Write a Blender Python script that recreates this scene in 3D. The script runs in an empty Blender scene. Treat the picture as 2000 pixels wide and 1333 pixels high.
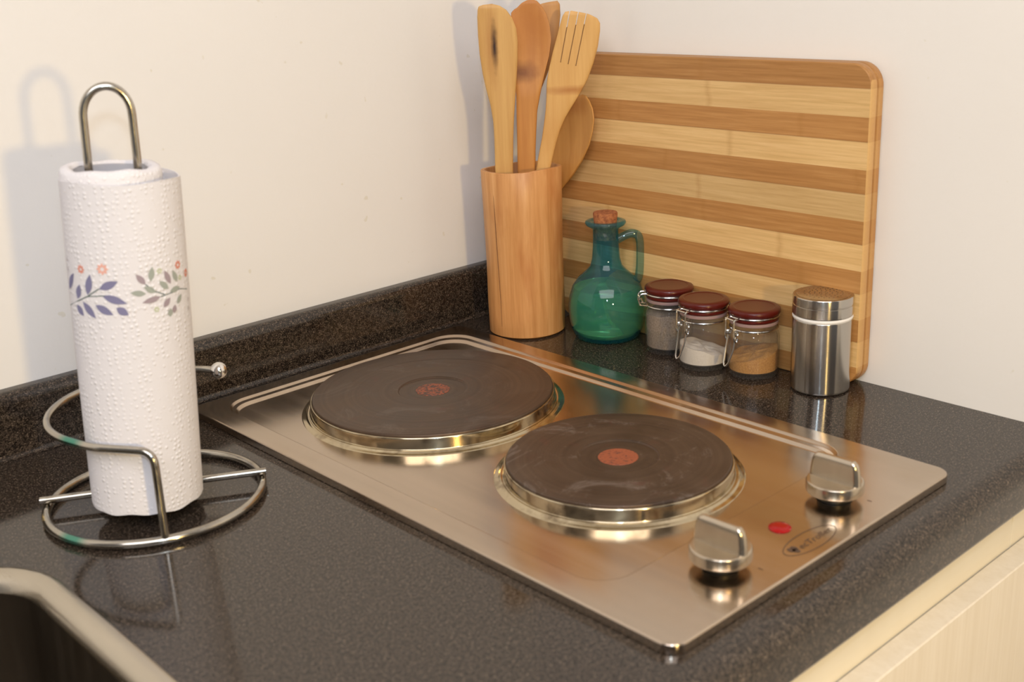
import bpy, bmesh, math, random
from mathutils import Vector, Matrix
random.seed(7)
S = bpy.context.scene
COL = S.collection
PI = math.pi

# ---------------------------------------------------------------- camera
cam_d = bpy.data.cameras.new('camera')
cam = bpy.data.objects.new('camera', cam_d)
COL.objects.link(cam)
S.camera = cam
cam_d.sensor_width = 36.0
cam_d.lens = 2266.14 / 2000 * 36.0
cam_d.clip_start = 0.02
cam_d.clip_end = 30
_r = Vector((0.732422, -0.679436, -0.043866))
_d = Vector((-0.24368, -0.201433, -0.948707))
_f = Vector((0.63575, 0.705543, -0.313099))
cam.matrix_world = Matrix(((_r.x, -_d.x, -_f.x, -0.812678), (_r.y, -_d.y, -_f.y, -0.927639),
                           (_r.z, -_d.z, -_f.z, 0.343822), (0, 0, 0, 1)))
cam_d.dof.use_dof = True
cam_d.dof.focus_distance = 1.02
cam_d.dof.aperture_fstop = 9.0

# ---------------------------------------------------------------- world, lights, exposure
W = bpy.data.worlds.new('world')
S.world = W
W.use_nodes = True
W.node_tree.nodes['Background'].inputs[0].default_value = (1.0, 0.96, 0.95, 1)
W.node_tree.nodes['Background'].inputs[1].default_value = 0.17
S.view_settings.view_transform = 'Standard'
S.view_settings.look = 'None'
S.view_settings.gamma = 1
S.view_settings.use_curve_mapping = False
S.view_settings.exposure = 0.0
S.cycles.use_denoising = True
S.cycles.sample_clamp_indirect = 6.0
S.cycles.max_bounces = 14
S.cycles.transparent_max_bounces = 24
S.cycles.transmission_bounces = 14


def area(name, loc, target, size, power, color, shape='DISK', size_y=None):
    l = bpy.data.lights.new(name, 'AREA')
    l.shape = shape
    l.size = size
    if size_y:
        l.size_y = size_y
    l.energy = power
    l.color = color
    o = bpy.data.objects.new(name, l)
    COL.objects.link(o)
    o.location = loc
    o.rotation_euler = (Vector(target) - Vector(loc)).to_track_quat('-Z', 'Y').to_euler()
    return o


area('warm_lamp', (-0.745, -1.50, 0.29), (-0.2, -0.1, 0.1), 0.07, 5.6, (1.0, 0.70, 0.26))
area('flash_lamp', (-0.815, -0.945, 0.435), (-0.2, -0.1, 0.1), 0.03, 1.4, (0.60, 0.80, 1.0))
area('added_ceiling_fill', (-1.15, -1.20, 1.62), (-0.35, -0.35, 0.1), 1.7, 45.0, (0.99, 0.96, 1.0), 'SQUARE')  # broad overhead fill added to even out the light, not a known fixture

# ---------------------------------------------------------------- helpers


def tag(o, label=None, cat=None, group=None, kind=None):
    if label: o['label'] = label
    if cat: o['category'] = cat
    if group: o['group'] = group
    if kind: o['kind'] = kind
    return o


def thing(name, label, cat, loc=(0, 0, 0), rz=0.0, group=None):
    o = bpy.data.objects.new(name, None)
    o.empty_display_size = 0.02
    COL.objects.link(o)
    o.location = loc
    o.rotation_euler = (0, 0, rz)
    return tag(o, label, cat, group)


def obj(name, V, F, mats, parent=None, loc=None, ang=35, mi=None, smooth=True, wn=False):
    me = bpy.data.meshes.new(name)
    me.from_pydata([tuple(v) for v in V], [], [tuple(f) for f in F])
    if not isinstance(mats, (list, tuple)): mats = [mats]
    for m in mats: me.materials.append(m)
    if mi:
        me.polygons.foreach_set('material_index', mi)
    bm = bmesh.new()
    bm.from_mesh(me)
    bmesh.ops.recalc_face_normals(bm, faces=bm.faces)
    bm.to_mesh(me)
    bm.free()
    if smooth:
        me.polygons.foreach_set('use_smooth', [True] * len(me.polygons))
        me.set_sharp_from_angle(angle=math.radians(ang))
    me.update()
    o = bpy.data.objects.new(name, me)
    COL.objects.link(o)
    if parent: o.parent = parent
    if loc: o.location = loc
    if wn:
        w = o.modifiers.new('even_normals', 'WEIGHTED_NORMAL')
        w.keep_sharp = True
        w.weight = 100
    return o


def lathe(prof, seg=72, cx=0, cy=0, cz=0, ztop=None):
    V, F = [], []
    n = len(prof)
    ring = []
    for (r, z) in prof:
        if r <= 1e-7:
            ring.append([len(V)])
            V.append((cx, cy, cz + z))
        else:
            ring.append(list(range(len(V), len(V) + seg)))
            for k in range(seg):
                a = 2 * PI * k / seg
                V.append((cx + r * math.cos(a), cy + r * math.sin(a), cz + z))
    for i in range(n - 1):
        A, B = ring[i], ring[i + 1]
        if len(A) == 1 and len(B) == 1: continue
        for k in range(seg):
            k2 = (k + 1) % seg
            if len(A) == 1: F.append((A[0], B[k], B[k2]))
            elif len(B) == 1: F.append((A[k], B[0], A[k2]))
            else: F.append((A[k], B[k], B[k2], A[k2]))
    return V, F


def tube(pts, r, seg=14, closed=False, caps=True):
    P = [Vector(p) for p in pts]
    n = len(P)
    V, F = [], []
    T = []
    for i in range(n):
        if closed:
            t = P[(i + 1) % n] - P[i - 1]
        else:
            t = P[min(i + 1, n - 1)] - P[max(i - 1, 0)]
        T.append(t.normalized())
    N = T[0].orthogonal().normalized()
    if closed: N = Vector((0, 0, 1)) - T[0] * T[0].z; N.normalize()
    for i in range(n):
        N = (N - T[i] * N.dot(T[i])).normalized()
        B = T[i].cross(N)
        rr = r[i] if isinstance(r, (list, tuple)) else r
        for k in range(seg):
            a = 2 * PI * k / seg
            V.append(P[i] + (N * math.cos(a) + B * math.sin(a)) * rr)
    m = n if closed else n - 1
    for i in range(m):
        j = (i + 1) % n
        for k in range(seg):
            k2 = (k + 1) % seg
            F.append((i * seg + k, i * seg + k2, j * seg + k2, j * seg + k))
    if not closed and caps:
        F.append(tuple(range(seg - 1, -1, -1)))
        F.append(tuple(range((n - 1) * seg, n * seg)))
    return V, F


def join(*parts):
    V, F = [], []
    for (v, f) in parts:
        b = len(V)
        V += list(v)
        F += [tuple(i + b for i in q) for q in f]
    return V, F


def fillet(pts, rad, n=8):
    """round the inner corners of an open polyline"""
    P = [Vector(p) for p in pts]
    out = [P[0]]
    for i in range(1, len(P) - 1):
        a, b, c = P[i - 1], P[i], P[i + 1]
        u, v = (a - b), (c - b)
        ru = min(rad, u.length * .49, v.length * .49)
        p0, p1 = b + u.normalized() * ru, b + v.normalized() * ru
        for k in range(n + 1):
            t = k / n
            out.append(p0 * (1 - t) ** 2 + b * 2 * t * (1 - t) + p1 * t * t)
    out.append(P[-1])
    return out


def rrect(x0, x1, y0, y1, r, z, n=10):
    o = []
    for (cx, cy, a0) in ((x1 - r, y1 - r, 0), (x0 + r, y1 - r, 90), (x0 + r, y0 + r, 180), (x1 - r, y0 + r, 270)):
        for k in range(n + 1):
            a = math.radians(a0 + 90 * k / n)
            o.append((cx + r * math.cos(a), cy + r * math.sin(a), z))
    return o


def loft(loops, cap0=True, cap1=True):
    V, F = [], []
    n = len(loops[0])
    for l in loops: V += list(l)
    for i in range(len(loops) - 1):
        for k in range(n):
            k2 = (k + 1) % n
            F.append((i * n + k, i * n + k2, (i + 1) * n + k2, (i + 1) * n + k))
    if cap0: F.append(tuple(range(n - 1, -1, -1)))
    if cap1: F.append(tuple(range((len(loops) - 1) * n, len(loops) * n)))
    return V, F


def boxvf(x0, x1, y0, y1, z0, z1, b=0.0):
    if b <= 0:
        V = [(x, y, z) for z in (z0, z1) for (x, y) in ((x0, y0), (x1, y0), (x1, y1), (x0, y1))]
        return V, [(3, 2, 1, 0), (4, 5, 6, 7), (0, 1, 5, 4), (1, 2, 6, 5), (2, 3, 7, 6), (3, 0, 4, 7)]
    return loft([rrect(x0 + b, x1 - b, y0 + b, y1 - b, b * .5, z0, 3), rrect(x0, x1, y0, y1, b, z0 + b, 3),
                 rrect(x0, x1, y0, y1, b, z1 - b, 3), rrect(x0 + b, x1 - b, y0 + b, y1 - b, b * .5, z1, 3)])


def boolean(o, cutter_vf):
    c = obj('cutter', cutter_vf[0], cutter_vf[1], [], smooth=False)
    m = o.modifiers.new('b', 'BOOLEAN')
    m.operation = 'DIFFERENCE'
    m.solver = 'EXACT'
    m.object = c
    dg = bpy.context.evaluated_depsgraph_get()
    me = bpy.data.meshes.new_from_object(o.evaluated_get(dg))
    o.modifiers.clear()
    o.data = me
    cm = c.data
    bpy.data.objects.remove(c)
    bpy.data.meshes.remove(cm)
    return o


# ---------------------------------------------------------------- materials
class M:
    def __init__(s, name):
        s.m = bpy.data.materials.new(name)
        s.m.use_nodes = True
        s.t = s.m.node_tree
        s.p = s.t.nodes['Principled BSDF']
        s.co = s.t.nodes.new('ShaderNodeTexCoord')

    def set(s, **k):
        names = dict(base='Base Color', rough='Roughness', metal='Metallic', spec='Specular IOR Level', coat='Coat Weight',
                     coatr='Coat Roughness', ior='IOR', trans='Transmission Weight', aniso='Anisotropic', sss='Subsurface Weight',
                     sheen='Sheen Weight')
        for a, v in k.items():
            if a == 'base' and len(v) == 3: v = (*v, 1)
            s.p.inputs[names[a]].default_value = v
        return s

    def n(s, typ, **k):
        x = s.t.nodes.new(typ)
        for a, v in k.items(): setattr(x, a, v)
        return x

    def link(s, a, b):
        s.t.links.new(a, b)

    def map(s, scale=(1, 1, 1), rot=(0, 0, 0), loc=(0, 0, 0), src='Object'):
        m = s.n('ShaderNodeMapping')
        m.inputs['Scale'].default_value = scale
        m.inputs['Rotation'].default_value = rot
        m.inputs['Location'].default_value = loc
        s.link(s.co.outputs[src], m.inputs[0])
        return m.outputs[0]

    def noise(s, vec, scale, detail=4, rough=.55, dist=0.0):
        x = s.n('ShaderNodeTexNoise')
        x.inputs['Scale'].default_value = scale
        x.inputs['Detail'].default_value = detail
        x.inputs['Roughness'].default_value = rough
        x.inputs['Distortion'].default_value = dist
        s.link(vec, x.inputs['Vector'])
        return x.outputs['Fac']

    def ramp(s, fac, stops):
        x = s.n('ShaderNodeValToRGB')
        e = x.color_ramp.elements
        while len(e) < len(stops): e.new(.5)
        for q, (p, c) in zip(e, stops):
            q.position = p
            q.color = (*c, 1) if len(c) == 3 else c
        s.link(fac, x.inputs[0])
        return x.outputs[0]

    def mix(s, fac, a, b, mode='MIX'):
        x = s.n('ShaderNodeMix', data_type='RGBA', blend_type=mode)
        for sock, v in ((x.inputs[0], fac), (x.inputs[6], a), (x.inputs[7], b)):
            if isinstance(v, bpy.types.NodeSocket): s.link(v, sock)
            elif isinstance(v, (int, float)): sock.default_value = v
            else: sock.default_value = (*v, 1)
        return x.outputs[2]

    def math(s, op, a, b=None, c=None):
        x = s.n('ShaderNodeMath', operation=op)
        for i, v in enumerate((a, b, c)):
            if v is None: continue
            if isinstance(v, bpy.types.NodeSocket): s.link(v, x.inputs[i])
            else: x.inputs[i].default_value = v
        return x.outputs[0]

    def sep(s, src='Object'):
        x = s.n('ShaderNodeSeparateXYZ')
        s.link(s.co.outputs[src], x.inputs[0])
        return x.outputs

    def bump(s, h, strength=.2, dist=.001):
        x = s.n('ShaderNodeBump')
        x.inputs['Strength'].default_value = strength
        x.inputs['Distance'].default_value = dist
        s.link(h, x.inputs['Height'])
        s.link(x.outputs[0], s.p.inputs['Normal'])
        return x

    def base(s, c):
        s.link(c, s.p.inputs['Base Color'])
        return s

    def rough(s, c):
        s.link(c, s.p.inputs['Roughness'])
        return s


def mat_wall():
    m = M('painted_wall').set(rough=.75, spec=.25)
    v = m.map()
    a = m.noise(v, 3.0, 3)
    c = m.ramp(a, [(.3, (.80, .775, .735)), (.7, (.83, .805, .765))])
    sp = m.noise(v, 70, 2)
    f = m.ramp(sp, [(.735, (0, 0, 0)), (.76, (1, 1, 1))])
    c2 = m.mix(m.math('MULTIPLY', f, .35), c, (.60, .54, .36))
    m.base(c2)
    m.bump(m.noise(v, 160, 4), .12, .0012)
    return m.m


def mat_counter():
    m = M('dark_speckled_laminate').set(spec=.5, ior=1.5)
    v = m.map()
    a = m.noise(v, 950, 3, .6)
    b = m.noise(v, 380, 4, .65)
    c = m.ramp(a, [(.36, (.011, .008, .006)), (.49, (.036, .026, .019)), (.60, (.100, .073, .052)), (.72, (.26, .195, .14))])
    c2 = m.ramp(b, [(.38, (.30, .30, .30)), (.62, (1.15, 1.15, 1.15))])
    m.base(m.mix(1.0, c, c2, 'MULTIPLY'))
    m.rough(m.ramp(b, [(.3, (.08, .08, .08)), (.7, (.11, .11, .11))]))
    return m.m


def mat_steel(name, base, rough, scale, bump=.05, metal=1.0, stain=None):
    m = M(name).set(metal=metal, rough=rough)
    v = m.map(scale=scale)
    a = m.noise(v, 60, 3, .6)
    lo = tuple(x * .86 for x in base)
    c = m.ramp(a, [(.3, lo), (.7, base)])
    if stain:
        st = m.noise(m.map(), stain[0], 5, .6)
        f = m.ramp(st, [(stain[1], (0, 0, 0)), (stain[1] + .22, (1, 1, 1))])
        c = m.mix(m.math('MULTIPLY', f, stain[3]), c, stain[2])
    m.base(c)
    m.rough(m.ramp(a, [(.3, (rough * .85,) * 3), (.7, (rough * 1.2,) * 3)]))
    if bump: m.bump(a, bump, .0004)
    return m.m


def mat_plain(name, base, rough=.5, metal=0, **k):
    return M(name).set(base=base, rough=rough, metal=metal, **k).m


def mat_iron(name='seasoned_cast_iron', smear=.30):
    m = M(name).set(metal=.55, spec=.4)
    v = m.map()
    x = m.n('ShaderNodeVectorMath', operation='LENGTH')
    m.link(v, x.inputs[0])
    rr = x.outputs['Value']
    cv = m.n('ShaderNodeCombineXYZ')
    m.link(rr, cv.inputs[0])
    rings = m.noise(cv.outputs[0], 260, 3, .6)
    cl = m.noise(v, 24, 6, .65, .6)
    c = m.ramp(cl, [(.3, (.055, .036, .024)), (.5, (.090, .058, .038)), (.64, (.115, .075, .048)), (.78, (.15, .105, .07))])
    c = m.mix(.35, c, m.ramp(rings, [(.35, (.055, .036, .026)), (.65, (.13, .085, .056))]))
    sm = m.noise(m.map(loc=(3.1, 1.7, 0)), 22, 6, .75, 1.2)
    c = m.mix(m.math('MULTIPLY', m.ramp(sm, [(.56, (0, 0, 0)), (.74, (1, 1, 1))]), smear), c, (.30, .26, .23))
    rs = m.noise(m.map(loc=(.7, 2.2, 0)), 60, 5, .7, .5)
    c = m.mix(m.math('MULTIPLY', m.ramp(rs, [(.58, (0, 0, 0)), (.72, (1, 1, 1))]), .5), c, (.13, .055, .04))
    m.base(c)
    m.rough(m.ramp(cl, [(.3, (.34,) * 3), (.7, (.50,) * 3)]))
    h = m.math('ADD', rings, m.noise(v, 500, 3))
    m.bump(h, .10, .0004)
    return m.m


def mat_dot(edge=.50):
    m = M('worn_red_mark').set(rough=.55)
    a = m.noise(m.map(), 420, 3, .6)
    m.base(m.ramp(a, [(edge - .14, (.30, .075, .028)), (edge - .02, (.22, .055, .024)), (edge + .05, (.055, .032, .024))]))
    return m.m


def mat_wood(name, lo, hi, grain=(1, 1, .06), sc=130, rough=.45, blot=None, spec=.4):
    m = M(name).set(rough=rough, spec=spec)
    v = m.map(scale=grain)
    a = m.noise(v, sc, 5, .65, .2)
    c = m.ramp(a, [(.28, lo), (.72, hi)])
    b = m.noise(m.map(scale=(1, 1, .4)), 38, 3, .5)
    c = m.mix(m.math('MULTIPLY', m.ramp(b, [(.42, (0, 0, 0)), (.75, (1, 1, 1))]), .55), c, blot or lo)
    m.base(c)
    m.bump(a, .02, .0004)
    return m, c


BY0_ = -.4610


def mat_board():
    """13 bamboo strips, dark and light by turns, grain along y"""
    m = M('striped_bamboo').set(rough=.42, spec=.4)
    s = m.sep()
    # one dark + one light strip repeat every 0.040 m, counted down from the top edge
    t = m.math('DIVIDE', m.math('SUBTRACT', 0.2580, s[2]), 0.0400)
    fr = m.math('FRACT', t)
    dark = m.math('LESS_THAN', fr, 0.462)
    idx = m.math('ADD', m.math('MULTIPLY', m.math('FLOOR', t), 2.0), dark)
    g = m.noise(m.map(scale=(1, .035, 1)), 420, 5, .65, .3)
    g2 = m.noise(m.map(scale=(1, .12, 1)), 60, 4, .6, .4)
    cd = m.ramp(g, [(.3, (.37, .165, .045)), (.55, (.47, .225, .068)), (.75, (.55, .29, .10))])
    cl = m.ramp(g, [(.25, (.58, .355, .130)), (.55, (.72, .475, .205)), (.8, (.80, .56, .27))])
    c = m.mix(dark, cl, cd)
    c = m.mix(m.math('MULTIPLY', m.ramp(g2, [(.35, (0, 0, 0)), (.7, (1, 1, 1))]), .22), c, (.50, .27, .09))
    # each strip gets its own shade and its own growth nodes across the grain
    wn = m.n('ShaderNodeTexWhiteNoise', noise_dimensions='1D')
    m.link(idx, wn.inputs['W'])
    hv = m.n('ShaderNodeHueSaturation')
    m.link(c, hv.inputs['Color'])
    m.link(m.math('ADD', .86, m.math('MULTIPLY', wn.outputs['Value'], .22)), hv.inputs['Value'])
    yy = m.math('ADD', m.math('MULTIPLY', s[1], 5.2), m.math('MULTIPLY', wn.outputs['Value'], 7.0))
    fy = m.math('ABSOLUTE', m.math('SUBTRACT', m.math('FRACT', m.math('ADD', yy, m.math('MULTIPLY', g2, .05))), .5))
    node = m.ramp(fy, [(0.0, (1, 1, 1)), (.022, (0, 0, 0))])
    c = m.mix(m.math('MULTIPLY', node, .28), hv.outputs[0], (.36, .16, .035))
    # glue seams between strips
    e1 = m.math('LESS_THAN', m.math('ABSOLUTE', m.math('SUBTRACT', fr, .462)), .013)
    c = m.mix(m.math('MULTIPLY', e1, .45), c, (.26, .11, .03))
    # the sawn edge shows its layers: pale face layer, dark glue line, amber back layer
    edge = m.math('LESS_THAN', s[1], BY0_ + .0010)
    lay = m.ramp(m.math('MULTIPLY', m.math('ADD', s[0], .0195), 50.0), [(.0, (.66, .40, .15)), (.36, (.60, .33, .11)), (.46, (.30, .12, .03)), (.56, (.52, .27, .08)), (.9, (.45, .20, .05))])
    c = m.mix(m.math('MULTIPLY', edge, .75), c, lay)
    m.base(c)
    m.bump(g, .05, .0004)
    return m.m


def mat_paper():
    m = M('embossed_white_paper').set(rough=.9, spec=.15)
    v = m.map(scale=(1, 1, 1))
    w = m.noise(v, 45, 2)
    mp = m.n('ShaderNodeMapping')
    m.link(v, mp.inputs[0])
    x = m.n('ShaderNodeTexVoronoi', feature='F1')
    x.inputs['Scale'].default_value = 300
    x.inputs['Randomness'].default_value = .45
    m.link(v, x.inputs['Vector'])
    d = m.ramp(x.outputs['Distance'], [(.0, (1, 1, 1)), (.42, (0, 0, 0))])
    h = m.math('MULTIPLY', d, m.ramp(w, [(.35, (.45,) * 3), (.6, (1, 1, 1))]))
    m.base(m.mix(h, (.75, .72, .725), (.88, .86, .85)))
    m.bump(h, .55, .0012)
    return m.m


def mat_thin_glass(name, tint, rough=.0, ior=1.45, haze=0.0, hazec=(.8, .8, .8)):
    """thin wall: straight-through tinted light, mirror reflection by Fresnel, a little haze of dust"""
    m = M(name)
    t = m.t
    t.nodes.remove(m.p)
    geo = m.n('ShaderNodeNewGeometry')
    dt = m.n('ShaderNodeVectorMath', operation='DOT_PRODUCT')
    m.link(geo.outputs['Incoming'], dt.inputs[0])
    m.link(geo.outputs['Normal'], dt.inputs[1])
    f0 = ((ior - 1) / (ior + 1)) ** 2
    graze = m.math('POWER', m.math('SUBTRACT', 1.0, m.math('ABSOLUTE', dt.outputs['Value'])), 5.0)
    fres = m.math('ADD', f0, m.math('MULTIPLY', graze, 1 - f0))
    tr = m.n('ShaderNodeBsdfTransparent')
    tr.inputs[0].default_value = (*tint, 1)
    gl = m.n('ShaderNodeBsdfGlossy')
    gl.inputs['Roughness'].default_value = rough
    body = tr.outputs[0]
    if haze:
        df = m.n('ShaderNodeBsdfDiffuse')
        df.inputs[0].default_value = (*hazec, 1)
        tl = m.n('ShaderNodeBsdfTranslucent')
        tl.inputs[0].default_value = (*hazec, 1)
        a = m.n('ShaderNodeMixShader')
        a.inputs[0].default_value = .5
        m.link(df.outputs[0], a.inputs[1])
        m.link(tl.outputs[0], a.inputs[2])
        b = m.n('ShaderNodeMixShader')
        b.inputs[0].default_value = haze
        m.link(body, b.inputs[1])
        m.link(a.outputs[0], b.inputs[2])
        body = b.outputs[0]
    mx = m.n('ShaderNodeMixShader')
    m.link(fres, mx.inputs[0])
    m.link(body, mx.inputs[1])
    m.link(gl.outputs[0], mx.inputs[2])
    m.link(mx.outputs[0], t.nodes['Material Output'].inputs['Surface'])
    return m.m


WALL = mat_wall()
COUNTER = mat_counter()
HOB = mat_steel('brushed_hob_steel', (.62, .52, .42), .18, (1, .02, 1), .04, stain=(9, .5, (.46, .33, .20), .35))
RING = mat_steel('heat_tinted_steel', (.62, .53, .37), .11, (1, 1, 1), .05, stain=(60, .50, (.09, .055, .03), .85))
KNOB = mat_steel('satin_nickel', (.60, .52, .41), .20, (1, 1, .2), .03)
def painted_teal_reflections(mt):  # teal reflections of something out of view, painted into the wire colour
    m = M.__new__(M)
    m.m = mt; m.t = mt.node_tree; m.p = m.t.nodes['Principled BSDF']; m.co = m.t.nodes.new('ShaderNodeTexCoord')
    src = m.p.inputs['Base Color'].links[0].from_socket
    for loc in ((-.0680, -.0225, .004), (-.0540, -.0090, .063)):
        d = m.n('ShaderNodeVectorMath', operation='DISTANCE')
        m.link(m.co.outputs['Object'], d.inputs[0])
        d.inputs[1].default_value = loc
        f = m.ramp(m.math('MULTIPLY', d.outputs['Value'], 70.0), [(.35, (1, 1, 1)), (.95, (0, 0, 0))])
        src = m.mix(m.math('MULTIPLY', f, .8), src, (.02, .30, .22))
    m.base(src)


CHROME = mat_steel('dulled_chrome_wire', (.52, .485, .42), .16, (1, 1, 1), .03, stain=(45, .55, (.16, .13, .10), .7))
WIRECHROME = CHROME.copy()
painted_teal_reflections(WIRECHROME)
BRIGHT = mat_plain('bright_chrome', (.82, .80, .77), .07, 1.0)
CAN = mat_steel('polished_can_steel', (.60, .565, .51), .20, (1, 1, .02), .0)
CAN.node_tree.nodes['Principled BSDF'].inputs['Anisotropic'].default_value = .93
CAN.node_tree.nodes['Principled BSDF'].inputs['Anisotropic Rotation'].default_value = .25
_tg = CAN.node_tree.nodes.new('ShaderNodeTangent')
_tg.direction_type = 'RADIAL'
_tg.axis = 'Z'
CAN.node_tree.links.new(_tg.outputs[0], CAN.node_tree.nodes['Principled BSDF'].inputs['Tangent'])
SINK = mat_steel('sink_steel', (.62, .56, .46), .30, (1, .1, 1), .03)
IRON = mat_iron()
DOT = mat_dot()
BOARD = mat_board()
PAPER = mat_paper()

# ================================================================ STRUCTURE
st = lambda o: tag(o, kind='structure')
YW = -.0515   # front face of the back wall
st(obj('wall_back', *boxvf(-3.0, .12, YW, .12, -.9, 1.7), WALL, smooth=False))
st(obj('wall_right', *boxvf(0, .12, -3.0, YW, -.9, 1.7), WALL, smooth=False))
st(obj('floor', *boxvf(-3.0, .12, -3.0, .12, -1.0, -.9), mat_wood('floor_tile', (.30, .25, .20), (.36, .30, .24), (1, 1, 1), 8)[0].m, smooth=False))
st(obj('ceiling', *boxvf(-3.0, .12, -3.0, .12, 1.7, 1.8), WALL, smooth=False))

# ================================================================ COUNTERTOP with upstand
ct = thing('countertop', 'dark grey speckled laminate countertop with rounded front edge under the hob', 'countertop', (-.8, -.3, -.038))
XL, XR = -1.7, -.0005


def extrude_x(prof, x0, x1):
    n = len(prof)
    V = [(x0, y, z) for (y, z) in prof] + [(x1, y, z) for (y, z) in prof]
    F = [(k, (k + 1) % n, n + (k + 1) % n, n + k) for k in range(n)]
    F += [tuple(range(n)), tuple(range(2 * n - 1, n - 1, -1))]
    return V, F


pf = [(YW - .0005, 0), (YW - .0005, -.038), (-.6250 + .006, -.038)]
for k in range(1, 7):
    a = math.radians(270 - 90 * k / 6)
    pf.append((-.625 + .006 + .006 * math.cos(a), -.032 + .006 * math.sin(a)))
for k in range(0, 11):
    a = math.radians(180 - 90 * k / 10)
    pf.append((-.625 + .014 + .014 * math.cos(a), -.014 + .014 * math.sin(a)))
V, F = extrude_x(pf, XL, XR)
top = obj('worktop', V, F, COUNTER, ang=30)
boolean(top, loft([rrect(-1.046, -.608, -.556, -.219, .068, -.06), rrect(-1.046, -.608, -.556, -.219, .068, .02)]))
top.data.set_sharp_from_angle(angle=math.radians(30))
top.parent = ct
top.matrix_parent_inverse = Matrix.Translation((.8, .3, .038))
pb = [(YW - .0005, .0003), (YW - .0205, .0003)]
for k in range(0, 9):
    a = math.radians(-88 + 84 * k / 8)
    pb.append((YW - .0205 + .0045 * math.cos(a), .0048 + .0045 * math.sin(a)))
for k in range(0, 7):
    a = math.radians(180 - 90 * k / 6)
    pb.append((YW - .0160 + .0085 + .0085 * math.cos(a), .0423 + .0085 * math.sin(a)))
pb.append((YW - .0005, .0508))
V, F = extrude_x(pb, XL, XR)
bs = obj('backsplash', V, F, COUNTER, ang=60, wn=True)
tag(bs, 'dark grey speckled laminate upstand running along the left wall behind the hob', 'backsplash')

# ================================================================ SINK
sk = thing('sink', 'stainless steel inset sink with rounded corner set into the dark countertop', 'sink', (-.83, -.39, -.17))
sx = lambda o: setattr(o, 'matrix_parent_inverse', Matrix.Translation((.83, .39, .17)))
V, F = loft([rrect(-1.051, -.6035, -.561, -.2145, .071, .0004), rrect(-1.050, -.6045, -.560, -.2155, .070, .0022),
             rrect(-1.047, -.6075, -.557, -.2185, .067, .0030), rrect(-1.040, -.6150, -.551, -.2280, .056, .0024),
             rrect(-1.036, -.6190, -.547, -.2340, .052, -.0005), rrect(-1.034, -.6205, -.545, -.2360, .050, -.006)], False, False)
o = obj('rim', V, F, SINK, sk, ang=75, wn=True); sx(o)
V, F = loft([rrect(-1.034, -.6205, -.545, -.2360, .050, -.006), rrect(-1.028, -.6260, -.540, -.242, .05, -.12),
             rrect(-1.020, -.634, -.532, -.250, .045, -.142), rrect(-.995, -.66, -.507, -.275, .04, -.150)], False, True)
o = obj('bowl', V, F, mat_steel('bowl_steel_painted_dark_reflection', (.20, .17, .135), .34, (1, 1, .1), .03), sk, ang=50); sx(o)  # base colour darkened to stand in for the steel reflecting a dark room
V, F = lathe([(0, .001), (.028, .001), (.032, .0025), (.036, 0)], 36, -.83, -.39, -.150)
o = obj('drain', V, F, CHROME, sk); sx(o)

# ================================================================ BASE CABINET
CABW = mat_wood('pale_grained_laminate', (.76, .67, .52), (.84, .76, .62), (1, .6, .02), 260, .45, (.74, .65, .50))[0].m
CABR = mat_wood('pale_smooth_laminate', (.79, .72, .57), (.83, .77, .63), (.02, 1, 1), 60, .45, (.77, .70, .55))[0].m
cb = thing('base_cabinet', 'pale wood-grain base cabinet under the front of the dark countertop', 'cabinet', (-.3, -.3, -.88))
sx = lambda o: (setattr(o, 'matrix_parent_inverse', Matrix.Translation((.3, .3, .88))), o)[1]
sx(obj('carcass', *boxvf(-.582, -.0375, -.6015, -.06, -.80, -.1), mat_plain('carcass_dark', (.30, .24, .17), .6), cb, smooth=False))
sx(obj('top_rail', *boxvf(-.600, -.0370, -.6040, -.585, -.0995, -.0385, .0006), CABR, cb, smooth=False))
sx(obj('side_panel', *boxvf(-.0362, -.0010, -.6040, -.06, -.80, -.0385, .0006), CABR, cb, smooth=False))
sx(obj('door', *boxvf(-.600, -.0030, -.6225, -.6050, -.79, -.0832, .0008), CABW, cb, smooth=False))
sx(obj('plinth', *boxvf(-.600, -.0030, -.56, -.545, -.9, -.8005), CABW, cb, smooth=False))

# ================================================================ HOB
HX0, HX1, HY0, HY1 = -.4156, -.1259, -.5992, -.0894
hob = thing('electric_hob', 'brushed steel two-plate electric hob set into the dark countertop', 'hob', ((HX0 + HX1) / 2, (HY0 + HY1) / 2, 0))
hi = Matrix.Translation((-(HX0 + HX1) / 2, -(HY0 + HY1) / 2, 0))


def hp(o, par=None):
    o.parent = par or hob
    if not par: o.matrix_parent_inverse = hi
    return o


R0 = .011
PZ = .0065
bx = lambda a, b_, c, d_, r, z: rrect(HX0 + a, HX1 - b_, HY0 + c, HY1 - d_, r, z)
loops = [bx(.002, .002, .002, .002, R0, .0003), bx(0, 0, 0, 0, R0, .0006), bx(0, 0, 0, 0, R0, PZ - .0012),
         bx(.0004, .0004, .0004, .0004, R0, PZ - .0004), bx(.0014, .0014, .0014, .0014, R0 - .001, PZ),
         bx(.0190, .0165, .0665, .0135, .024, PZ), bx(.0194, .0175, .0669, .0145, .0236, PZ - .0001),
         bx(.0197, .0198, .0672, .0168, .0232, PZ - .0012), bx(.0199, .0206, .0674, .0176, .0230, PZ - .0014),
         bx(.0201, .0244, .0676, .0214, .0226, PZ - .0015), bx(.0203, .0252, .0678, .0222, .0224, PZ - .0016),
         bx(.0209, .0275, .0684, .0245, .0220, PZ - .0030), bx(.0220, .0290, .0695, .0260, .0210, PZ - .0035)]
V, F = loft(loops)
hp(obj('panel', V, F, HOB, ang=75, wn=True))


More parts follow.
